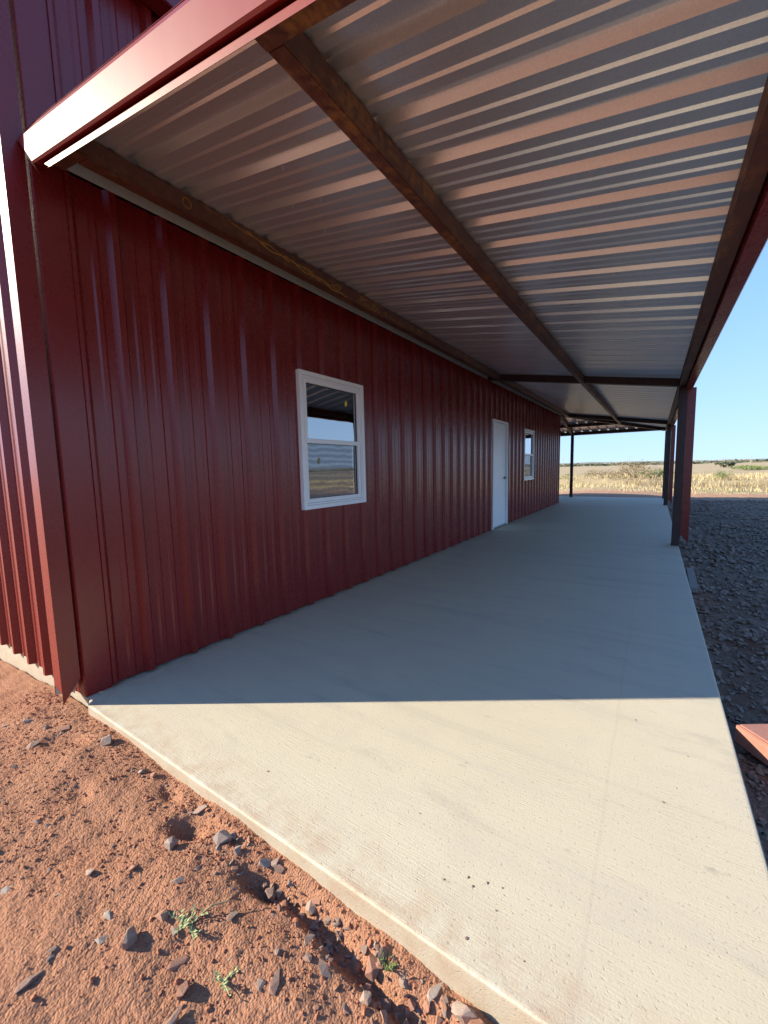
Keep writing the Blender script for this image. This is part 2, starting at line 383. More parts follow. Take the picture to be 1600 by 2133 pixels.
# ------------------------------------------------------------------ the ground
def ground_z(x, y):
    x = np.asarray(x, float); y = np.asarray(y, float)
    z = np.interp(x, [-8, -3, -1.5, -.5, 0, 1.2, 2.3, 2.9, 3.4, 9, 30], [-.20, -.18, -.15, -.075, -.045, -.045, -.075, -.13, -.15, -.16, -.20])
    z = z + np.where(y < -.05, np.clip(-.05 - y, 0, 3) * -.03, 0)
    near = np.clip(1 - np.abs(y + .4) / 3.0, 0, 1) * np.clip(1.6 - np.abs(x - .8) / 3.5, 0, 1)
    z = z + near * (fbm(x, y, 2.2, 3, 1) * .05 + fbm(x, y, 9, 3, 5) * .020 + fbm(x, y, 34, 3, 9) * .007 + fbm(x, y, 130, 2, 12) * .008)
    # trench and pits scooped out along the slab edge
    def pit(cx, cy, rx, ry, d, ang=0):
        dx = x - cx; dy = y - cy; c, s = math.cos(ang), math.sin(ang)
        a = (dx * c + dy * s) / rx; b = (-dx * s + dy * c) / ry
        return -d * np.exp(-(a * a + b * b) ** 1.5)
    z = z + pit(1.22, -.145, .075, .045, .050, .3) + pit(1.00, -.10, .06, .025, .018) + pit(1.62, -.12, .11, .038, .058, .2)
    z = z + pit(1.86, -.115, .19, .036, .062, -.1) + pit(1.35, -.10, .10, .02, .020) + pit(2.15, -.13, .15, .034, .040)
    z = z + pit(.70, -.29, .05, .03, .012) + pit(.25, -.20, .12, .05, .030, .4) - pit(1.55, -.27, .30, .08, .018) - pit(.8, -.22, .35, .06, .012)
    right = np.clip((x - 2.9) / .3, 0, 1) * np.clip((40 - y) / 10, 0, 1)
    z = z + right * (fbm(x, y, .55, 4, 21) * .10 + fbm(x, y, 4, 4, 25) * .045)
    z = z + np.clip((y - 19) / 4, 0, 1) * (fbm(x, y, .22, 4, 31) * .25 + fbm(x, y, 1.8, 3, 35) * .10)
    # low bank of old spoil across the field
    z = z + .35 * np.exp(-((y - 29.5 - 1.5 * fbm(x, y, .1, 2, 41)) / 1.6) ** 2) * np.clip(fbm(x, y, .16, 3, 44) * 4 + .6, 0, 1)
    z = z + np.clip((y - 60) / 400, 0, 1) * fbm(x, y, .006, 3, 51) * 1.5
    und = (x > -11.9) & (x < 2.86) & (y > np.where(x < .10, .02, -.03)) & (y < 16.0)
    return np.where(und, -.35, z)
def axis(parts):
    out = []
    for a, b, s in parts: out += list(np.arange(a, b, s))
    return out
gx = axis([(-1.6, -.4, .02), (-.4, 2.5, .0055), (2.5, 3.6, .015), (3.6, 8, .05), (8, 30, .5)])
gx = [-14 * 1.35 ** k - 2 for k in range(21, -1, -1)] + axis([(-14, -1.6, .4)]) + gx + [30 * 1.3 ** k for k in range(20)]
gy = [-8 * 1.4 ** k for k in range(18, 0, -1)] + axis([(-8, -1.2, .25), (-1.2, -.8, .02), (-.8, -.02, .0055), (-.02, .3, .05), (.3, 4, .04), (4, 19, .1), (19, 45, .3)]) + [45 * 1.12 ** k for k in range(45)]
GX, GY = np.meshgrid(np.array(gx), np.array(gy)); GZ = ground_z(GX, GY)
nx, ny = len(gx), len(gy); ii = np.arange(nx * ny).reshape(ny, nx)
Q = np.stack([ii[:-1, :-1], ii[:-1, 1:], ii[1:, 1:], ii[1:, :-1]], -1).reshape(-1, 4)
g = np_mesh('ground', np.stack([GX, GY, GZ], -1).reshape(-1, 3), Q, 'ground', smooth=True, k=4)
tag(g, 'red dirt yard running out to the dry pale field', 'ground', kind='structure')

# far low hills
def hills(name, dist, h, seed, material, lab, thick):
    n = 220; V = []; Fc = []
    for i in range(n):
        a = math.radians(-75 + 150 * i / (n - 1)); x = math.sin(a); y = math.cos(a)
        hh = h * (.45 + 1.1 * (float(fbm(np.array(a * 5.), np.array(.3), 1.6, 5, seed)) + .35))
        for d, z in ((dist, -3), (dist + thick * .5, hh * .75), (dist + thick, hh), (dist + thick * 2.5, -5)):
            V.append((x * d, y * d, z))
    for i in range(n - 1):
        for k in range(3): Fc.append([i * 4 + k, (i + 1) * 4 + k, (i + 1) * 4 + k + 1, i * 4 + k + 1])
    o = meshobj(name, V, Fc, material, smooth=True); return tag(o, lab, 'hills', kind='structure')
def hillmat():
    m, n, l, b = mat('far_hill')
    f = noise(n, l, tc(n, l, (1, .5, 4)), .006, 6, .7)
    c = ramp(n, l, f, [(.38, (.13, .15, .12)), (.5, (.20, .20, .15)), (.54, (.42, .37, .28)), (.7, (.48, .42, .33))])  # hill tones lightened to stand in for air haze
    l.new(c, b.inputs['Base Color']); b.inputs['Roughness'].default_value = 1; return m
M['hill'] = hillmat()
hills('hills', 2600, 17, 3, 'hill', 'low pale hills along the horizon', 700)

# ------------------------------------------------------------------ the concrete slab
def slab():
    out = [(.03, -.002), (.11, -.042), (W, -.042), (W, YE), (-12, YE), (-12, L + .02), (.03, L + .02)]
    bm = bmesh.new(); lo = [bm.verts.new((x, y, -.32)) for x, y in out]; hi = [bm.verts.new((x, y, 0)) for x, y in out]
    bm.faces.new(lo[::-1]); top = bm.faces.new(hi); n = len(out)
    for i in range(n): bm.faces.new((lo[i], lo[(i + 1) % n], hi[(i + 1) % n], hi[i]))
    bmesh.ops.bevel(bm, geom=[e for e in top.edges], offset=.011, segments=3, profile=.6, affect='EDGES')
    bmesh.ops.recalc_face_normals(bm, faces=bm.faces)
    me = bpy.data.meshes.new('concrete_slab'); bm.to_mesh(me); bm.free(); me.materials.append(M['concrete'])
    o = bpy.data.objects.new('concrete_slab', me); col.objects.link(o)
    tag(o, 'pale broom-finished concrete porch slab beside the red wall', 'pavement', kind='structure')
slab()

# ------------------------------------------------------------------ the red metal building
bld = tag(empty('metal_building', (0, 0, 0)), 'long red ribbed steel building with white door and windows', 'building')
WIN = [(1.683, 2.588, .8626, 2.0501), (8.797, 9.702, .8626, 2.0501)]
DOOR = (6.634, 7.557, 0.0, 2.08)
WALLTOP = 2.733
def sheet_wall(name, u0, u1, z0f, z1f, phase, place, openings, parent, material='red', extra=None, sgn=1):
    prof = ribs(u0, u1, phase)
    for (a, b, c, d) in openings:
        for u in (a, b): prof.append((u, hat(sorted(prof), u)))
    if extra: prof = [p for p in prof if p[0] > extra[-1][0] or p[0] < extra[0][0]] + extra
    prof.sort(key=lambda p: p[0])
    V = []; Fc = []
    for (a, ha), (b, hb) in zip(prof, prof[1:]):
        if b - a < 1e-5 and abs(ha - hb) < 1e-6: continue
        mid = (a + b) / 2; iv = [(z0f(mid), z1f(mid))]
        for (oa, ob, c, d) in openings:
            if oa < mid < ob:
                iv = [seg for z0, z1 in iv for seg in ((z0, min(c, z1)), (max(d, z0), z1)) if seg[1] - seg[0] > 1e-3]
        for z0, z1 in iv:
            i = len(V); V += [place(a, ha, z0), place(b, hb, z0), place(b, hb, z1 if z1 != z1f(mid) else z1f(b)), place(a, ha, z1 if z1 != z1f(mid) else z1f(a))]
            Fc.append([i, i + 1, i + 2, i + 3])
    return V, Fc
def screw(mb, c, n, r=.0085):
    c = Vector(c); n = Vector(n); t = n.cross(Vector((.3, .2, .9))).normalized(); b = n.cross(t)
    ring = [c + (t * math.cos(k * math.pi / 3) + b * math.sin(k * math.pi / 3)) * r for k in range(6)]
    ring2 = [c + n * .0055 + (t * math.cos(k * math.pi / 3) + b * math.sin(k * math.pi / 3)) * r * .62 for k in range(6)]
    mb.add(ring + ring2, [[k, (k + 1) % 6, 6 + (k + 1) % 6, 6 + k] for k in range(6)] + [[6 + k for k in range(6)]])
PH = .295
ops = WIN + [DOOR]
# lower side wall under the porch (sheet sits 1 cm above the slab)
half = [(.118, 0.0), (.121, .020), (.139, .020), (.160, .0)]
V, Fc = sheet_wall('w', .10, L, lambda u: .010, lambda u: WALLTOP, PH, lambda u, h, z: (h + .001, u, z), [(a, b, c, d) for a, b, c, d in ops], bld, extra=half)
mb = MB().add(V, Fc)
for k in range(0, 47):
    y = .237 + .2815 * k
    if y > L: break
    for z in (.085, 1.435, 2.66):
        if not any(a - .03 < y < b + .03 and c - .03 < z < d + .03 for a, b, c, d in ops): screw(mb, (.0015, y, z), (1, 0, 0))
    if k % 3 == 2:
        y2 = y + .09
        for z in (.6, 1.14, 1.9):
            if not any(a - .03 < y2 < b + .03 and c - .03 < z < d + .03 for a, b, c, d in ops): screw(mb, (.033, y2 , z), (1, 0, 0), .005)
mb.build('wall', 'red', bld)
# upper side wall above the porch roof
V, Fc = sheet_wall('w', .10, L, lambda u: WALLTOP + .16, lambda u: MAIN_EAVE, PH, lambda u, h, z: (h + .001, u, z), [], bld, extra=half)
MB().add(V, Fc).build('wall', 'red', bld)['label'] = 'upper wall above the porch roof'
# gable facade
def gz(x): return MAIN_EAVE + (RIDGE - MAIN_EAVE) * (1 - abs(x + 6) / 6)
V, Fc = sheet_wall('f', -12, -.10, lambda u: .0, gz, -.255, lambda u, h, z: (u, -h - .012, z), [], bld)
mb = MB().add(V, Fc)
for k in range(40):
    for z in (.05, 1.43, 2.66): screw(mb, (-.285 - .2815 * k - .02, -.0125, z), (0, -1, 0))
mb.build('wall', 'red', bld)['label'] = 'sunlit ribbed end wall'
V, Fc = sheet_wall('b', -12, 0.0, lambda u: .010, gz, -.255, lambda u, h, z: (u, L + .002 + h, z), [], bld)
MB().add(V, Fc).build('wall', 'red', bld)['label'] = 'rear wall under the back porch'
V, Fc = sheet_wall('b', 0, L, lambda u: .010, lambda u: MAIN_EAVE, PH, lambda u, h, z: (-12 - h, u, z), [], bld)
MB().add(V, Fc).build('wall', 'red', bld)['label'] = 'far side wall'
# corner trim: a folded angle with a returned lip
MB().add([(-.10, -.048, .0), (.012, -.048 + .04, .0), (.012, .118, .0), (.001, .118, .0), (-.10, -.048, MAIN_EAVE), (.012, -.008, MAIN_EAVE), (.012, .118, MAIN_EAVE), (.001, .118, MAIN_EAVE)],
         [[1, 2, 6, 5], [2, 3, 7, 6]]).add([(-.10, -.014, .0), (.0, -.014, .0), (.012, -.008, 0), (-.10, -.014, MAIN_EAVE), (.0, -.014, MAIN_EAVE), (.012, -.008, MAIN_EAVE)], [[0, 1, 4, 3], [1, 2, 5, 4]]).build('corner_trim', 'red', bld)
MB().box((-12.0, -.010, -.6), (.028, L - .002, -.004)).build('foundation', 'concrete', bld)
# inner lining so the windows look into a dark room
MB().add([(-11.9, .02, .004), (-.15, .02, .004), (-.15, L - .1, .004), (-11.9, L - .1, .004), (-11.9, .02, 3.8), (-.15, .02, 3.8), (-.15, L - .1, 3.8), (-11.9, L - .1, 3.8)],
         [[0, 1, 2, 3], [4, 5, 6, 7], [0, 1, 5, 4], [2, 3, 7, 6], [3, 0, 4, 7]]).build('interior_lining', 'insul', bld)
# main roof
roof = MB()
roof.hexa([(-12.15, -.15, MAIN_EAVE), (-6, -.15, RIDGE), (-6, L + .1, RIDGE), (-12.15, L + .1, MAIN_EAVE), (-12.15, -.15, MAIN_EAVE + .05), (-6, -.15, RIDGE + .05), (-6, L + .1, RIDGE + .05), (-12.15, L + .1, MAIN_EAVE + .05)])
roof.hexa([(-6, -.15, RIDGE), (.05, -.15, MAIN_EAVE), (.05, L + .1, MAIN_EAVE), (-6, L + .1, RIDGE), (-6, -.15, RIDGE + .05), (.05, -.15, MAIN_EAVE + .05), (.05, L + .1, MAIN_EAVE + .05), (-6, L + .1, RIDGE + .05)])
roof.build('roof', 'red', bld)
MB().box((.037, -.14, MAIN_EAVE - .08), (.15, L + .1, MAIN_EAVE + .03)).build('gutter', 'red', bld, bevel=.006)
# main downspout on the corner, mitred foot showing bare zinc
def downspout(x0, x1, y0, y1, ztop, cut, name, parent, slope_y=True):
    # walls of a square pipe; the foot is cut on a slant (low at y0 side or x1 side)
    t = .0015; b = MB()
    lowA, lowB = cut
    z = lambda x, y: lowA + (lowB - lowA) * ((y - y0) / (y1 - y0) if slope_y else (x - x0) / (x1 - x0))
    c = [(x0, y0), (x1, y0), (x1, y1), (x0, y1)]
    V = [(x, y, z(x, y)) for x, y in c] + [(x, y, ztop) for x, y in c]
    b.add(V, [[0, 1, 5, 4], [1, 2, 6, 5], [2, 3, 7, 6], [3, 0, 4, 7]])
    o = meshobj(name, b.V, b.F, 'red', parent)
    c2 = [(x0 + t, y0 + t), (x1 - t, y0 + t), (x1 - t, y1 - t), (x0 + t, y1 - t)]
    V = [(x, y, z(x, y) - .001) for x, y in c2] + [(x, y, z(x, y) + .4) for x, y in c2]
    meshobj('pipe_lining', V, [[0, 1, 5, 4], [1, 2, 6, 5], [2, 3, 7, 6], [3, 0, 4, 7]], 'zinc', o)
    return o
def corner_pipe():
    x0, x1, y0, y1 = -.100, .0, -.112, -.026
    z = {(x0, y0): .03, (x1, y0): .0, (x1, y1): .115, (x0, y1): .03}
    c = [(x0, y0), (x1, y0), (x1, y1), (x0, y1)]
    V = [(x, y, z[(x, y)]) for x, y in c] + [(x, y, MAIN_EAVE - .1) for x, y in c] + [(x0, y0, .090), (x1, y0, .062)]
    o = meshobj('downspout', V, [[8, 9, 5, 4], [1, 2, 6, 5], [2, 3, 7, 6], [3, 0, 4, 7]], 'red', bld)
    t = .002; c2 = [(x0 + t, y0 + t), (x1 - t, y0 + t), (x1 - t, y1 - t), (x0 + t, y1 - t)]
    zz = [.030, .004, .112, .006]
    V = [(x, y, q) for (x, y), q in zip(c2, zz)] + [(x, y, .5) for x, y in c2]
    meshobj('pipe_lining', V, [[1, 2, 6, 5], [2, 3, 7, 6], [3, 0, 4, 7]], 'zinc', o)
corner_pipe()
# cream flashing between wall sheet and porch roof
MB().add([(.036, .125, WALLTOP - .006), (.036, L, WALLTOP - .006), (.036, L, WALLTOP + .012), (.036, .125, WALLTOP + .012), (.030, .125, 2.90), (.030, L, 2.90), (.22, .125, 2.866), (.22, L, 2.866)],
         [[0, 1, 2, 3], [3, 2, 5, 4], [4, 5, 7, 6]]).build('flashing', 'cream', bld)

wav = [(y, 2.786 - h * .55) for y, h in ribs(.13, L, .06)]
MB().add([(.048, y, z) for y, z in wav] + [(.048, y, 2.835) for y, z in wav], [[i, i + 1, len(wav) + i + 1, len(wav) + i] for i in range(len(wav) - 1)]).build('closure_strip', 'cream', bld)
def window(i, y0, y1, z0, z1):
    X = .040
    t = MB()     # J-channel frame, four mitred sides with a stepped face
    def ring(mb, a, b, x, c0, c1):   # ring between inset a (outer) and b (inner), from x-depth c0 to c1
        o_ = [(y0 + a, z0 + a), (y1 - a, z0 + a), (y1 - a, z1 - a), (y0 + a, z1 - a)]
        n_ = [(y0 + b, z0 + b), (y1 - b, z0 + b), (y1 - b, z1 - b), (y0 + b, z1 - b)]
        V = [(c1, *p) for p in o_] + [(c1, *p) for p in n_] + [(c0, *p) for p in o_] + [(c0, *p) for p in n_]
        for k in range(4):
            j = (k + 1) % 4
            mb.add([V[k], V[j], V[4 + j], V[4 + k], V[8 + k], V[8 + j], V[12 + j], V[12 + k]],
                   [[0, 1, 2, 3], [4, 5, 1, 0], [3, 2, 6, 7], [0, 3, 7, 4], [1, 5, 6, 2]])
    fr = empty('window', (0, 0, 0)) if False else None
    ring(t, 0, .035, X, -.02, X); ring(t, .037, .052, X, -.02, X - .012)
    frame = t.build('window', 'white', bld, bevel=0)
    frame['label'] = ('nearer white double-hung window', 'farther white double-hung window')[i]
    zm = (z0 + z1) / 2 + .01
    s = MB(); ring_y = (y0 + .054, y1 - .054)
    def sash(a0, a1, b0, b1, x0, x1, wd):
        s.box((x0, a0, b0), (x1, a1, b0 + wd)); s.box((x0, a0, b1 - wd), (x1, a1, b1))
        s.box((x0, a0, b0 + wd), (x1, a0 + wd, b1 - wd)); s.box((x0, a1 - wd, b0 + wd), (x1, a1, b1 - wd))
    s = MB(); sash(ring_y[0], ring_y[1], zm - .024, z1 - .054, -.015, X - .010, .036); s.build('sash', 'white', frame, bevel=.0025)
    s = MB(); sash(ring_y[0] + .001, ring_y[1] - .001, z0 + .054, zm + .018, -.03, X - .022, .036); s.build('sash', 'white', frame, bevel=.0025)
    g_ = MB()
    for q in ((zm - .024 + .036, z1 - .054 - .036, .004), (z0 + .09, zm + .018 - .036, -.004)):
        a0, a1 = ring_y[0] + .036, ring_y[1] - .036
        for (p0, p1, r0, r1) in ((a0, a1, q[0], q[0] + .006), (a0, a1, q[1] - .006, q[1]), (a0, a0 + .006, q[0] + .006, q[1] - .006), (a1 - .006, a1, q[0] + .006, q[1] - .006)):
            g_.box((q[2] - .004, p0 + .0005, r0 + .0005), (q[2] + .004, p1 - .0005, r1 - .0005))
    g_.build('gasket', 'gasket', frame)
    for zz0, zz1, xx in ((zm + .006, z1 - .084, .002), (z0 + .084, zm - .010, -.006)):
        meshobj('pane', [(xx, y0 + .08, zz0), (xx, y1 - .08, zz0), (xx, y1 - .08, zz1), (xx, y0 + .08, zz1)], [[0, 1, 2, 3]], 'glass', frame)
    meshobj('insect_screen', [(.0095, y0 + .055, z0 + .054), (.0095, y1 - .14, z0 + .054), (.0095, y1 - .14, zm - .015), (.0095, y0 + .055, zm - .015)], [[0, 1, 2, 3]], 'screen', frame)
    if i == 0:
        for (yc, zc, x) in ((2.342, 1.845, .0035), (1.935, 1.289, -.004)):
            a = .026
            meshobj('sticker', [(x, yc - a * .9, zc - a * .5), (x, yc + a * .15, zc - a * 1.25), (x, yc + a * .9, zc + a * .5), (x, yc - a * .15, zc + a * 1.25)], [[0, 1, 2, 3]], 'yellow', frame)
for i, q in enumerate(WIN): window(i, *q)
def door():
    y0, y1, z0, z1 = DOOR
    d = MB().box((-.045, y0 + .045, .028), (-.006, y1 - .045, z1 - .045)).build('door', 'door', bld, bevel=.003)
    f = MB(); f.box((-.10, y0, 0.003), (.036, y0 + .042, z1)); f.box((-.10, y1 - .042, 0.003), (.036, y1, z1)); f.box((-.10, y0 + .042, z1 - .042), (.036, y1 - .042, z1))
    f.build('door_frame', 'door', d, bevel=.003)
    MB().box((-.09, y0 + .043, .003), (.03, y1 - .043, .026)).build('threshold', 'steelgrey', d, bevel=.003)
    h = MB(); yc = y1 - .12
    h.tube([(-.006, yc, .97), (.010, yc, .97)], .030, 16); h.tube([(.010, yc, .97), (.052, yc, .97)], .011, 10)
    h.tube([(.050, yc + .012, .97), (.052, yc - .05, .972), (.046, yc - .115, .968)], [.010, .0095, .007], 10)
    h.build('handle', 'steelgrey', d, smooth=True)
door()

# ------------------------------------------------------------------ the porch
por = tag(empty('porch', (0, 0, 0)), 'wraparound lean-to porch with bare metal roof on steel posts', 'porch')
zr = lambda x: ZR - MR * x
# roof sheet over the side porch: ribs run down the slope (X), stations along Y; ends on the hip line
def side_roof():
    prof = ribs(-.02, YE + .15, .013 - P, major=.034, base=.080, top=.036, minor=.0075, mb=.040, mt=.018)
    V = []; Fc = []; xs0 = .105; xe = W + .03
    for y, h in prof:
        a = max(xs0, y - L)            # hip: x >= y - L
        a = min(a, xe)
        V += [(a, y, zr(a) + h), (xe, y, zr(xe) + h)]
    for i in range(len(prof) - 1):
        Fc.append([2 * i, 2 * i + 2, 2 * i + 3, 2 * i + 1])
    me = MB().add(V, Fc)
    for k in range(60):
        yk = .668 + P * random.randrange(0, 30); xk = random.choice((.75, 1.0, 1.95, 2.3)) + random.uniform(-.04, .04)
        me.tube([(xk, yk, zr(xk) + .004), (xk + .003, yk + .002, zr(xk) - .022)], [.0022, .0012], 5)
    o = me.build('roof_sheet', 'galv', por)
    # red painted outer skin just above
    V2 = [(x, y, z + .004) for x, y, z in V]; MB().add(V2, Fc).build('roof_top', 'red', por)
side_roof()
def back_roof():
    prof = ribs(-12.0, W + .1, -.05, major=.034, base=.080, top=.036, minor=.0075, mb=.040, mt=.018)
    V = []; Fc = []; ys0 = L + .05; ye = YE - .185
    zb = lambda y: ZR - MR * (y - L)
    for x, h in prof:
        a = min(max(ys0, L + x), ye)
        a = min(a, ye); V += [(x, a, zb(a) + h), (x, ye, zb(ye) + h)]
    for i in range(len(prof) - 1): Fc.append([2 * i, 2 * i + 1, 2 * i + 3, 2 * i + 2])
    MB().add(V, Fc).build('roof_sheet', 'galv', por)
    MB().add([(x, y, z + .004) for x, y, z in V], Fc).build('roof_top', 'red', por)
back_roof()
def sloped_tube(x0, x1, y0, y1, d=.102, name='rafter', material='dark', gap=.002, bev=.004):
    t0, t1 = zr(x0) - gap, zr(x1) - gap
    return MB().hexa([(x0, y0, t0 - d), (x1, y0, t1 - d), (x1, y1, t1 - d), (x0, y1, t0 - d), (x0, y0, t0), (x1, y0, t1), (x1, y1, t1), (x0, y1, t0)]).build(name, material, por, bevel=bev)
YS = [.12, 6.395, L + .02]
for a, b in ((.122, 6.294), (6.398, L - .082)):
    sloped_tube(.172, .270, a, b, .102, 'purlin', 'steel')
    sloped_tube(1.512, 1.582, a, b, .102, 'purlin', 'steel')
    sloped_tube(2.787, 2.852, a, b, .104, 'eave_beam', 'steel')
sloped_tube(1.512, 1.582, L + .022, L + 1.42, .102, 'purlin', 'steel')
sloped_tube(2.787, 2.852, L + .022, YE - .2, .104, 'eave_beam', 'steel')
sloped_tube(.03, .30, .022, .1215, .104, 'rafter', 'steel')
sloped_tube(.301, 1.511, -.004, .038, .102, 'rafter', 'steel')
sloped_tube(1.511, 2.86, .020, .1215, .104, 'rafter', 'steel')
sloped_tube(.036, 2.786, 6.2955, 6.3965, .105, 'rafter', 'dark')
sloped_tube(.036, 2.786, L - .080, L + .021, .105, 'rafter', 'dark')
zb = lambda y: ZR - MR * (y - L) - .003
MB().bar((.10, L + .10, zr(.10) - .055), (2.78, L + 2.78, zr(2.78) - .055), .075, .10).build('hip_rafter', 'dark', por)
def back_tube(y0, y1, x0, x1, name, material='dark', d=.10):
    t0, t1 = zb(y0), zb(y1)
    return MB().hexa([(x0, y0, t0 - d), (x1, y0, t0 - d), (x1, y1, t1 - d), (x0, y1, t1 - d), (x0, y0, t0), (x1, y0, t0), (x1, y1, t1), (x0, y1, t1)]).build(name, material, por, bevel=.003)
back_tube(L + 1.42, L + 1.49, -12, 1.38, 'purlin', 'dark')
back_tube(YE - .30, YE - .20, -12, 2.86, 'eave_beam', 'dark', .105)
back_tube(L + .04, L + .14, -12, .0, 'purlin', 'dark')
back_tube(L + .145, L + 1.415, -.09, .0, 'rafter', 'steel'); back_tube(L + 1.495, YE - .302, -.09, .0, 'rafter', 'steel')
for xx in (-6.1,): back_tube(L + .145, YE - .302, xx, xx + .09, 'rafter', 'steel')
# posts
first = None
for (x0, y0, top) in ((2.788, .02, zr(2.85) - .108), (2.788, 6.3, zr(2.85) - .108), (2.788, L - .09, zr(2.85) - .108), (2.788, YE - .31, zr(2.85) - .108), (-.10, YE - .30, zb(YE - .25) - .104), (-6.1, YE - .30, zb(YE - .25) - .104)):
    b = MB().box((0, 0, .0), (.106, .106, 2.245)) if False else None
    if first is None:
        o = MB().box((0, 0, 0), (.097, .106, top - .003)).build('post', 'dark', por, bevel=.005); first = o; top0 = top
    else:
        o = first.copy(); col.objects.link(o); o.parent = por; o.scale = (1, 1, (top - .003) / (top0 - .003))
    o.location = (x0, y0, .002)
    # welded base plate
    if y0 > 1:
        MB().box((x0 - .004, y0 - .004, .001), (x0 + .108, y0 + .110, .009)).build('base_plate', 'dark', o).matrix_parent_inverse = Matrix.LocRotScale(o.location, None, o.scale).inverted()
# rake trim on the near gable end (sculptured profile swept down the slope)
def rake():
    prof = [(.02, 2.872, .052), (.0, 2.864, .052), (-.052, 2.772, .012), (-.056, 2.640, .165), (-.048, 2.634, .17), (-.014, 2.650, .14), (-.020, 2.645, .19), (-.036, 2.622, .24), (-.036, 2.598, .29), (-.033, 2.600, .26), (-.012, 2.640, .26)]
    xe = W + .10; V = []; Fc = []
    for y, z, xs in prof: V += [(xs, y, z - MR * xs), (xe, y, z - MR * xe)]
    for i in range(len(prof) - 1): Fc.append([2 * i, 2 * i + 1, 2 * i + 3, 2 * i + 2])
    o = meshobj('rake_trim', V, Fc, 'trim', por)
    # folded end return against the corner
    b = MB()
    b.add([(.012, -.052, 2.770), (.165, -.056, 2.612), (.10, -.004, 2.60), (-.002, -.008, 2.70), (.0, -.004, 2.80), (.052, .0, 2.855)], [[0, 1, 2, 3], [0, 3, 4, 5]])
    b.build('end_return', 'red', o)
    s = MB(); screw(s, (1.72, -.012, 2.66 - MR * 1.72), (0, -1, 0), .007); s.build('screw', 'zinc', o)
rake()
# side gutter with downspouts at the posts
gt = MB()
gx0, gx1, gzb, gzt = 2.862, 2.948, 2.205, 2.335
prof = [(gx0, gzt), (gx0, gzb), (gx1 - .012, gzb), (gx1, gzb + .02), (gx1, gzt - .03), (gx1 + .02, gzt - .012), (gx1 + .02, gzt), (gx1 + .012, gzt)]
V = []; Fc = []
for x, z in prof: V += [(x, -.06, z), (x, YE + .1, z)]
for i in range(len(prof) - 1): Fc.append([2 * i, 2 * i + 2, 2 * i + 3, 2 * i + 1])
gut = meshobj('gutter', V, Fc, 'red', por)
for yy in (0.02, 6.318, L - .07):
    downspout(2.888, 2.985, yy, yy + .075, gzb + .02, (.16, .06), 'downspout', gut, slope_y=False)
# yellow marker writing rubbed on the wall purlin
def purlin_mark(pts, r=.0035, closed=False):
    pts = [(.2725, y, z) for y, z in pts]
    if closed: pts.append(pts[0])
    b = MB()
    for p, q in zip(pts, pts[1:]):
        p = Vector(p); q = Vector(q); d = (q - p); 
        if d.length < 1e-5: continue
        d.normalize(); s = d.cross(Vector((1, 0, 0))) * r; p = p - d * r * .6; q = q + d * r * .6
        b.add([p - s, q - s, q + s, p + s], [[0, 1, 2, 3]])
    b.build('paint_mark', 'chalk', por)
cz = zr(.27) - .055
purlin_mark([(.62 + .026 * math.cos(a), cz + .026 * math.sin(a)) for a in np.linspace(0, 2 * math.pi, 18)], .0030)
purlin_mark([(2.255, cz - .03), (2.262, cz + .02), (2.30, cz + .03), (2.32, cz + .01), (2.27, cz)], .0035)
purlin_mark([(2.44, cz - .032), (2.47, cz + .03), (2.53, cz - .01), (2.50, cz - .035), (2.45, cz - .02)], .0035)
purlin_mark([(2.68 + .02 * math.cos(a), cz - .01 + .018 * math.sin(a)) for a in np.linspace(0, 2 * math.pi, 10)], .0035)
purlin_mark([(3.20 + .035 * math.cos(a), cz + .004 + .02 * math.sin(a)) for a in np.linspace(0, 2 * math.pi, 10)], .0035)
purlin_mark([(3.32, cz - .02), (3.36, cz + .02), (3.40, cz - .02), (3.44, cz + .02)], .0035)
purlin_mark([(1.60 + .05 * math.sin(a * 3), cz - .01 + .022 * math.cos(a * 5)) for a in np.linspace(0, 3, 18)], .0028)
for q in range(9):
    ya = .92 + .11 * q; zz0 = cz + .030 - .006 * q + .01 * math.sin(q * 2.2)
    purlin_mark([(ya, zz0), (ya + .09, zz0 - .012 - .004 * (q % 3)), (ya + .19, zz0 - .008), (ya + .26, zz0 - .022)], .0022 + .0012 * (q % 3))
purlin_mark([(1.86, cz + .02), (1.90, cz - .01), (1.93, cz + .015), (1.97, cz - .02), (1.99, cz + .01), (1.95, cz + .02)], .0028)

# ------------------------------------------------------------------ stones
def rock_mesh(seed, flat=.6, elong=1.3, n=20, sub=True):
    r = np.random.default_rng(seed); bm = bmesh.new()
    for _ in range(n):
        v = r.normal(size=3); v /= np.linalg.norm(v); v *= (.42 + .10 * r.random())
        bm.verts.new((v[0] * elong, v[1], v[2] * flat))
    res = bmesh.ops.convex_hull(bm, input=bm.verts)
    bmesh.ops.delete(bm, geom=[v for v in bm.verts if not v.link_faces], context='VERTS')
    bmesh.ops.bevel(bm, geom=list(bm.edges), offset=.012, segments=1, affect='EDGES', clamp_overlap=True)
    me = bpy.data.meshes.new('stone'); bm.to_mesh(me); bm.free(); return me
MESH = {}
for mn in ('s_grey', 's_pale', 's_red', 's_dark'):
    for kind, (fl, el) in (('flat', (.38, 1.5)), ('chunk', (.75, 1.15)), ('long', (.5, 2.1))):
        for v in range(4):
            me = rock_mesh(hash_ := (sum(map(ord, mn + kind)) * 7 + v), fl, el, 10 + 2 * v); me.materials.append(M[mn]); MESH[(mn, kind, v)] = me
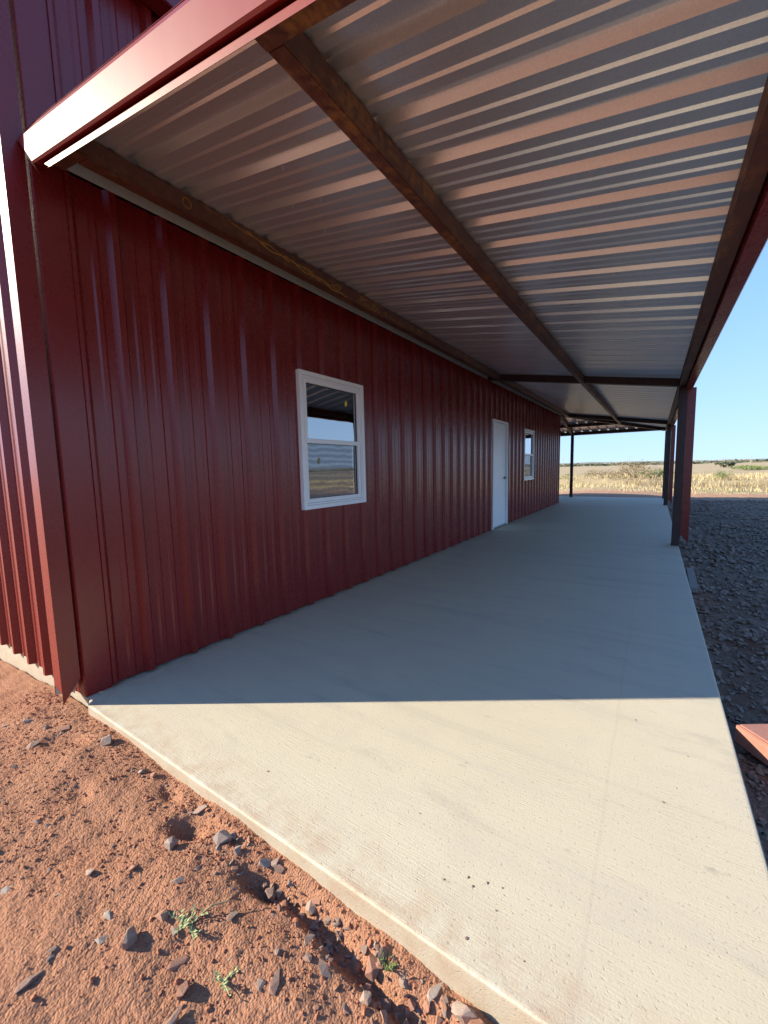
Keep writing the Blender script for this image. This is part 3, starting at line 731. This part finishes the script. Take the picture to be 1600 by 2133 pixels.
def place_stone(x, y, size, kind, m_, label, group=None, name='stone', sink=.28, rz=None, tilt=.35):
    me = MESH[(m_, kind, random.randrange(4))]; el = {'flat': 1.5, 'chunk': 1.15, 'long': 2.1}[kind]; fl = {'flat': .38, 'chunk': .75, 'long': .5}[kind]
    s = size / (el * .92) * ((.66 if 'open' in (group or '') or y < -.2 else .80) if name == 'stone' else 1)
    o = bpy.data.objects.new(name, me); col.objects.link(o)
    z = float(ground_z(np.array([x]), np.array([y]))[0])
    o.location = (x, y, z + s * fl * (.46 - sink)); o.scale = (s, s * random.uniform(.8, 1.1), s * random.uniform(.8, 1.15))
    o.rotation_euler = (random.uniform(-tilt, tilt), random.uniform(-tilt, tilt), random.uniform(0, 6.28) if rz is None else rz)
    if group:
        c_ = {'s_grey': 'grey', 's_pale': 'pale cream', 's_red': 'reddish brown', 's_dark': 'dark brown'}[m_]; k_ = {'flat': 'flat', 'chunk': 'chunky', 'long': 'slender'}[kind]
        sz = 'larger' if size > .034 else 'small'
        label = '%s %s %s stone %s' % (sz, k_, c_, 'in the heap lining the slab edge' if 'heap' in group else 'lying alone on the open red dirt')
        group = label + ' (one of many alike)'
    tag(o, label, 'stone', group); return o
G1 = 'single stones lying on the open red dirt'; G2 = 'stones heaped in the trench along the slab edge'
SPECIAL = [  # distinct stones: x, y, size, shape, material, label
 (1.111, -.417, .060, 'long', 's_grey', 'slim grey stone slanting on smooth dirt, left of the flat stones'),
 (1.388, -.280, .070, 'flat', 's_grey', 'flat grey tan stone on open dirt above the weed'),
 (1.602, -.247, .075, 'long', 's_grey', 'long flat stone between the upper weed and the slab trench'),
 (1.566, -.384, .095, 'long', 's_red', 'longest flat pinkish stone, just below the upper weed'),
 (1.437, -.360, .066, 'chunk', 's_red', 'rounded reddish stone touching the left side of the weed'),
 (1.500, -.352, .060, 'flat', 's_grey', 'grey stone wedged beside the roots of the upper weed'),
 (1.414, -.436, .085, 'chunk', 's_dark', 'dark brown triangular stone with strong shadow'),
 (1.300, -.440, .068, 'flat', 's_pale', 'pale flat flake of stone sunk in the dirt'),
 (1.345, -.475, .072, 'flat', 's_pale', 'pale pointed flake just below the other pale flake'),
 (1.263, -.559, .050, 'long', 's_grey', 'small grey blue sliver near the lower left'),
 (1.286, -.615, .105, 'long', 's_dark', 'long dark purple grey sliver at the lower left'),
 (1.300, -.690, .055, 'chunk', 's_grey', 'chunky stone in the lower left corner'),
 (1.248, -.225, .082, 'chunk', 's_grey', 'rounded grey stone at the lip of the dark pit'),
 (1.635, -.410, .070, 'chunk', 's_red', 'brown lump below the long pinkish stone'),
 (1.663, -.460, .100, 'long', 's_dark', 'dark oval stone at the bottom edge of the picture'),
 (1.812, -.280, .090, 'long', 's_dark', 'dark upright shard beside the lower weed'),
 (1.780, -.300, .055, 'flat', 's_grey', 'small flat stone left of the dark upright shard'),
 (.941, -.576, .048, 'flat', 's_pale', 'cream coloured chip near the left border'),
 (.795, -.105, .038, 'chunk', 's_grey', 'small round grey stone near the slab, left one of two'),
 (.862, -.090, .043, 'chunk', 's_red', 'small brown stone near the slab, right one of two'),
 (1.185, -.085, .070, 'chunk', 's_grey', 'grey angular stone leaning near the slab above the pit'),
 (1.372, -.120, .080, 'chunk', 's_grey', 'pyramid shaped grey stone beside the dark pit'),
 (.492, -.110, .095, 'chunk', 's_grey', 'rough grey lump just off the slab corner'),
 (.149, -.284, .100, 'flat', 's_dark', 'big dark flat stone left of the downspout'),
 (-.098, -.234, .090, 'flat', 's_grey', 'grey slab of stone below the end wall'),
 (.150, -.160, .080, 'flat', 's_red', 'reddish brown stone under the downspout mouth'),
 (1.898, -.190, .080, 'long', 's_grey', 'dark greenish long stone at the outer side of the heap'),
 (2.032, -.153, .026, 'chunk', 's_pale', 'bright white pebble within the heap'),
 (2.148, -.070, .075, 'long', 's_pale', 'tall pale stone leaning on the slab side'),
 (2.227, -.075, .085, 'chunk', 's_grey', 'big purplish grey stone at the lower end of the heap'),
 (2.275, -.090, .105, 'chunk', 's_red', 'largest orange tan block at the bottom of the heap'),
 (1.984, -.105, .067, 'chunk', 's_red', 'reddish upright stone by the green tuft in the trench'),
]
for q in SPECIAL: place_stone(*q, sink=.22)
for (x, y, s) in [(.508, -.289, .040), (.7, -.278, .045), (.633, -.285, .036), (.776, -.32, .034), (1.102, -.497, .032), (1.066, -.328, .030), (1.225, -.34, .045), (1.396, -.222, .040), (.27, -.385, .055), (.053, -.209, .06), (-.18, -.308, .06)] + \
        [(random.uniform(0, 1.9), random.uniform(-.72, -.16), random.uniform(.015, .040)) for _ in range(40)]:
    place_stone(x, y, s, random.choice(('flat', 'flat', 'chunk', 'long')), random.choice(('s_grey', 's_grey', 's_red', 's_red', 's_pale', 's_dark')),
                'small loose stone lying on the open red dirt', G1)
for (x, y, s) in [(1.413, -.086, .044), (1.449, -.117, .047), (1.552, -.086, .063), (1.602, -.119, .07), (1.599, -.075, .054), (1.658, -.075, .053), (1.71, -.082, .048), (1.743, -.085, .068), (1.81, -.081, .043), (1.836, -.077, .043),
                  (1.931, -.091, .026), (2.007, -.085, .056), (1.963, -.154, .04), (1.991, -.146, .048), (2.043, -.138, .047), (2.014, -.175, .054), (2.073, -.096, .04), (2.177, -.105, .061), (2.17, -.140, .047), (2.2, -.115, .05),
                  (2.14, -.125, .06), (2.113, -.151, .053), (2.135, -.167, .06), (1.982, -.209, .047), (1.844, -.2, .045), (1.923, -.257, .04), (1.94, -.2, .036), (2.065, -.172, .05), (2.058, -.201, .053), (2.141, -.097, .036)] + \
        [(random.gauss(1.85, .28), -.07 - abs(random.gauss(0, .055)), random.uniform(.012, .048)) for _ in range(160)] + \
        [(random.uniform(.2, 1.5), -.065 - abs(random.gauss(0, .04)), random.uniform(.010, .026)) for _ in range(40)]:
    if x > 2.45: continue
    place_stone(x, y, s, random.choice(('chunk', 'chunk', 'flat', 'long')), random.choice(('s_grey', 's_grey', 's_red', 's_red', 's_dark')),
                'stone in the loose heap lining the slab edge', G2, tilt=.9)
# scattered merged small rocks
def scatter(name, pts, sizes, material, label, cat, seed, nproto=8, flat=.6, sink=.2):
    r = np.random.default_rng(seed); protos = []
    for i in range(nproto):
        me = rock_mesh(900 + seed * 31 + i, flat, 1.2, 11)
        me.calc_loop_triangles(); v = np.array([p.co[:] for p in me.vertices]); t = np.array([l.vertices[:] for l in me.loop_triangles]); protos.append((v, t)); bpy.data.meshes.remove(me)
    VV = []; TT = []; off = 0
    for (x, y), s in zip(pts, sizes):
        v, t = protos[r.integers(nproto)]
        a, b, c = r.uniform(0, 6.28), r.uniform(-.5, .5), r.uniform(-.5, .5)
        Rz = np.array([[math.cos(a), -math.sin(a), 0], [math.sin(a), math.cos(a), 0], [0, 0, 1]]); Rx = np.array([[1, 0, 0], [0, math.cos(b), -math.sin(b)], [0, math.sin(b), math.cos(b)]]); Ry = np.array([[math.cos(c), 0, math.sin(c)], [0, 1, 0], [-math.sin(c), 0, math.cos(c)]])
        q = v @ (Rz @ Rx @ Ry).T * s
        q = q + np.array([x, y, 0]); VV.append(q); TT.append(t + off); off += len(v)
    zs = ground_z(np.array([p[0] for p in pts]), np.array([p[1] for p in pts]))
    for q, z, s in zip(VV, zs, sizes): q[:, 2] += z + s * flat * (.46 - sink)
    o = np_mesh(name, np.vstack(VV), np.vstack(TT), material); tag(o, label, cat, kind='stuff'); return o
N = 15000
px = rng.uniform(-.5, 2.35, N); py = -.05 - rng.beta(1.1, 2.2, N) * .75
dens = fbm(px, py, 6, 3, 77) * 1.6 + .35 + np.clip((py + .22) * 3, 0, .5) + np.where(px < .4, .2, 0)
keep = rng.random(N) < dens * .8
scatter('dirt_clods', list(zip(px[keep], py[keep])), rng.lognormal(math.log(.0052), .5, keep.sum()).clip(.0025, .020), 'clod', 'fine red dirt clods and grit covering the ground', 'dirt', 3)
# gravel at the shaded side
r_ = rng; N = 15000
dd = 1.2 * (r_.random(N) ** 1.0) * 1.0
gy_ = .3 + (r_.random(N) ** 1.9) * 17; wx = .5 + (gy_ + .8) * .33
gx_ = W + .03 + r_.random(N) * wx
gs = (.010 + .034 * r_.random(N) ** 2.0) * np.clip(gy_ / 4 + .5, .75, 1.8)
gs = gs * (.7 + 1.1 * np.clip(fbm(gx_, gy_, 1.3, 3, 88) + .5, 0, 1))
scatter('gravel', list(zip(gx_, gy_)), gs, 's_grav', 'dark broken gravel in the shade right of the slab', 'gravel', 5, 10, .6, .15)
# chips on the slab
SP = [(0.438, 0.13), (0.911, 0.479), (1.294, 0.36), (1.297, 0.143), (1.912, 0.291), (2.191, 0.183), (2.233, 0.194), (2.194, 0.02), (2.236, 0.125), (1.837, 0.005), (2.331, 0.049), (2.52, 1.289), (2.708, 1.119), (2.621, 0.791), (2.663, 0.894), (2.081, 0.126), (2.138, 0.169), (2.159, 0.152), (0.106, 0.892), (0.264, 0.643), (0.76, 1.278), (0.531, 0.657), (1.464, 4.748), (2.493, 5.287), (0.971, 3.203), (2.529, 4.466), (0.543, 3.147), (2.649, 3.384), (2.165, 1.606), (2.302, 1.977)]
for i, (x, y) in enumerate(SP):
    me = MESH[('s_dark' if i % 3 else 's_red', 'flat', i % 4)]
    o = bpy.data.objects.new('pebble', me); col.objects.link(o); s = random.uniform(.004, .0085) * (1.6 if y > 2.5 else 1)
    o.scale = (s, s, s); o.location = (x, y, s * .17); o.rotation_euler = (0, 0, random.uniform(0, 6))
    tag(o, 'tiny dark chip of stone or dirt on the concrete slab', 'pebble', 'tiny chips scattered over the slab')

# ------------------------------------------------------------------ loose things beside the slab
def red_block():
    A = Vector((2.904, 1.495, 0)); e1 = Vector((.70, -.71, 0)).normalized(); e2 = Vector((.80, .60, 0)).normalized()
    e1 = (Vector((2.996, 1.386, 0)) - A).normalized(); e2 = (Vector((3.029, 1.576, 0)) - A).normalized()
    h = .088; zt = .0; l1, l2 = .62, .34
    c = [A, A + e1 * l1, A + e1 * l1 + e2 * l2, A + e2 * l2]
    root = tag(empty('steel_beam', tuple(A)), 'faded red primed steel beam offcut lying beside the slab', 'steel beam')
    loc = lambda p, z: (p.x - A.x, p.y - A.y, z)
    MB().hexa([loc(p, zt - h - (.045 if i in (1, 2) else 0)) for i, p in enumerate(c)] + [loc(p, zt - .004) for p in c]).build('web', 'beamred', root, bevel=.004)
    c2 = [A + e1 * .006 + e2 * .014, A + e1 * (l1 - .01) + e2 * .014, A + e1 * (l1 - .01) + e2 * (l2 - .01), A + e1 * .006 + e2 * (l2 - .01)]
    MB().hexa([loc(p, zt - .010) for p in c2] + [loc(p, zt + .001) for p in c2]).build('flange', 'beamred', root, bevel=.002)
    # wooden packer beneath keeps it off the gravel
    P0 = A + e1 * .30 + e2 * .10
    z = float(ground_z(np.array([P0.x]), np.array([P0.y]))[0])
    b = MB().box((-.05, -.05, z - .02), (.05, .05, zt - h - .030)).build('wood_block', 'wood', None, bevel=.003)
    b.location = (P0.x, P0.y, 0); tag(b, 'wooden packing block under the red steel beam', 'wood block')
red_block()
def board():
    b = MB(); b.hexa([(0, 0, 0), (.075, .02, 0), (.085, .92, 0), (.015, .90, 0), (0, 0, .05), (.075, .02, .05), (.085, .92, .05), (.015, .90, .05)])
    o = b.build('wooden_board', 'wood', None, bevel=.004); o.location = (2.890, 4.2, -.115); o.rotation_euler = (.02, .03, 0)
    tag(o, 'short weathered wooden board on gravel against the slab side', 'board')
board()
# weeds
def weed(name, x, y, n, r, h, material, label, stem=None, seed=0, cat='weed'):
    rr = random.Random(seed); z = float(ground_z(np.array([x]), np.array([y]))[0])
    root = tag(empty(name, (x, y, z)), label, cat)
    lv = MB(); st = MB()
    for k in range(n):
        a = rr.uniform(0, 6.28); ln = r * rr.uniform(.4, 1); hh = h * rr.uniform(.25, 1)
        tip = Vector((math.cos(a) * ln, math.sin(a) * ln, hh)); st.tube([(0, 0, 0), tip * .5 + Vector((0, 0, hh * .25)), tip], [.0016, .0013, .0007], 4)
        for j in range(7):
            t = .2 + .8 * j / 6; c = tip * t + Vector((0, 0, hh * .25 * math.sin(t * 3.1)))
            b_ = rr.uniform(0, 6.28); d = Vector((math.cos(b_), math.sin(b_), rr.uniform(-.1, .7))) * r * .24; s = d.cross(Vector((0, 0, 1))).normalized() * r * .05
            lv.add([c, c + d * .5 + s, c + d, c + d * .5 - s], [[0, 1, 2, 3]])
    meshobj('leaves', lv.V, lv.F, material, root); st.build('stem', material, root)
weed('weed', 1.514, -.325, 11, .055, .030, 'weed', 'larger green weed sprig with a twig in the red dirt', seed=1)
weed('weed', 1.698, -.347, 7, .042, .022, 'weed', 'smaller pale green weed sprig in the red dirt', seed=2)
weed('weed', 2.023, -.095, 12, .030, .030, 'green', 'dark green tuft between stones by the slab edge', seed=3)
tw = MB().tube([(1.53, -.30, -.035), (1.545, -.275, -.02), (1.57, -.245, -.022), (1.575, -.225, -.012)], [.003, .0028, .0022, .0012], 6).build('twig', 'brush', None)
tw.location.z = float(ground_z(np.array([1.545]), np.array([-.275]))[0]) + .045
tag(tw, 'thin bent brown twig beside the larger green weed', 'twig')

# ------------------------------------------------------------------ the field
def blades(name, X, Y, Hh, Wd, material, label, seed, lean=.5):
    r = np.random.default_rng(seed); n = len(X); Z = ground_z(X, Y) - .02
    a = r.uniform(0, 6.28, n); b = r.uniform(0, 6.28, n); ln = Hh * lean * r.random(n)
    p = np.stack([X, Y, Z], -1); s = np.stack([np.cos(a), np.sin(a), 0 * a], -1) * Wd[:, None] / 2
    t = p + np.stack([np.cos(b) * ln, np.sin(b) * ln, Hh], -1)
    V = np.stack([p - s, p + s, t], 1).reshape(-1, 3); T = np.arange(3 * n).reshape(-1, 3)
    o = np_mesh(name, V, T, material); tag(o, label, 'grass', kind='stuff'); return o
N = 70000
yy = 20.6 + rng.random(N) ** 1.6 * 34; xx = -14 + rng.random(N) * 50 + (yy - 20) * -.2
k = rng.random(N) < np.clip(fbm(xx, yy, .45, 4, 66) * 3.0 + .55, .06, 1) * np.clip((yy - 20.3) / 3 + .15, 0, 1)
blades('dry_grass', xx[k], yy[k], rng.uniform(.06, .34, k.sum()) * np.clip((yy[k] - 18) / 8, .4, 1.1), rng.uniform(.012, .04, k.sum()), 'straw', 'pale straw coloured dry grass covering the field', 9)
N = 16000
yy = 26 + rng.random(N) ** 1.3 * 14; xx = -10 + rng.random(N) * 40
k = fbm(xx, yy, .35, 4, 123) > .04
blades('dry_weeds', xx[k], yy[k], rng.uniform(.10, .45, k.sum()), rng.uniform(.02, .05, k.sum()), 'brush', 'brown dead weeds in bands across the dry field', 19, 1.2)
N = 12000
yy = 21 + rng.random(N) * 14; xx = -10 + rng.random(N) * 40
k = fbm(xx, yy, .3, 4, 99) > .08
blades('green_grass', xx[k], yy[k], rng.uniform(.05, .16, k.sum()), rng.uniform(.015, .035, k.sum()), 'green', 'low dusty green growth among the dry grass', 11)
def shrub(name, x, y, w_, h, nleaf, material, label, seed, cat='shrub', leaf=.05, trunk='brush', twigs=14, group=None):
    r = np.random.default_rng(seed); z = float(ground_z(np.array([x]), np.array([y]))[0])
    root = tag(empty(name, (x, y, z)), label, cat, group)
    k = max(4, int(nleaf / 90)); cs = np.stack([r.uniform(-.42, .42, k) * w_, r.uniform(-.3, .3, k) * w_, r.uniform(.3, .75, k) * h], -1)
    ci = r.integers(0, k, nleaf); off = r.normal(size=(nleaf, 3)); off /= np.linalg.norm(off, axis=1)[:, None]; off *= (r.random(nleaf) ** .5)[:, None]
    c = cs[ci] + off * np.array([w_ * .17, w_ * .17, h * .30]); c[:, 2] = np.clip(c[:, 2], .01, None)
    d1 = r.normal(size=(nleaf, 3)) * leaf * .5; d2 = r.normal(size=(nleaf, 3)) * leaf * .5
    V = np.stack([c - d1, c + d1, c + d2], 1).reshape(-1, 3); np_mesh('foliage', V, np.arange(3 * nleaf).reshape(-1, 3), material, root)
    st = MB()
    for i in range(twigs):
        t = cs[r.integers(k)] * r.uniform(.9, 1.25); st.tube([(0, 0, 0), tuple(t * .5 + np.array([0, 0, .08 * h])), tuple(t)], [.012 * h + .004, .008 * h + .003, .003], 4)
    st.build('stem', trunk, root)
shrub('shrub', -3.6, 32, 1.7, .75, 900, 'green', 'dusty green shrub seen just right of the building corner', 1)
shrub('shrub', -.2, 31, 3.4, .85, 1500, 'brush', 'low brown brush clump right of the thin back post', 2)
shrub('shrub', 1.5, 30.5, 2.2, 1.30, 1500, 'brush', 'tall bare twiggy shrub in the middle of the porch opening', 3, twigs=50)
shrub('shrub', 2.35, 31.5, 1.8, 1.0, 1600, 'green', 'grey green shrub between the twiggy shrub and the corner post', 4)
shrub('shrub', 3.25, 34, 1.3, .85, 600, 'green', 'small green shrub close to the corner post', 5)
shrub('shrub', 6.15, 33, 1.1, .85, 900, 'green', 'small dark green shrub right of the big post', 6)
shrub('shrub', 10.2, 40, 1.4, .6, 500, 'green', 'low round green shrub in front of the wide green bush', 7)
shrub('shrub', 15.6, 80, 7.5, .80, 2600, 'green', 'wide bright green bush by the right border', 8, leaf=.12)
shrub('shrub', 15.8, 120, 3.6, 1.35, 900, 'darkgreen', 'lone dark bush far out in the field', 9, leaf=.3)
# distant brush belt
N = 9000
ang = np.radians(rng.uniform(-60, 60, N)); dist = rng.choice([420, 640, 950, 1400], N) + rng.uniform(-40, 90, N)
k = fbm(ang * 30, dist * .01, 1.0, 4, 5) > -.08; ang, dist = ang[k], dist[k]
cx_, cy_ = np.sin(ang) * dist, np.cos(ang) * dist; rs = rng.uniform(1.2, 3.2, len(cx_)) * (dist / 700) ** .5
nl = 5; VV = []
for j in range(nl):
    d = rng.normal(size=(3, len(cx_), 3)) * rs[None, :, None] * np.array([.9, .9, .45])
    tri = d + np.stack([cx_, cy_, rs * .4 - .8], -1)[None]
    VV.append(tri.transpose(1, 0, 2).reshape(-1, 3))
V = np.vstack(VV); o = np_mesh('distant_brush', V, np.arange(len(V)).reshape(-1, 3), 'darkgreen'); tag(o, 'dark belt of brush and trees below the far hills', 'trees', kind='stuff')
# poles
def pole(x, y, h, label):
    root = tag(empty('utility_pole', (x, y, -1)), label, 'utility pole', 'utility poles across the far field')
    MB().tube([(0, 0, 0), (0, 0, h * .55), (0, 0, h + 1)], [.17, .14, .10], 8).build('pole', 'pole', root)
    MB().bar((-1.2, 0, h + .2), (1.2, 0, h + .2), .14, .14).build('crossarm', 'pole', root)
for x, y, h, lb in ((-49, 295, 6, 'pale utility pole seen left of the thin back post'), (-11, 299, 6, 'pale utility pole seen in the middle of the porch opening'),
                    (20, 300, 4, 'short pale utility pole seen just right of the big post'), (35, 297, 3.5, 'faint utility pole above the lone dark bush'), (46, 296, 4.5, 'pale utility pole left of the wide green bush')):
    pole(x, y, h, lb)
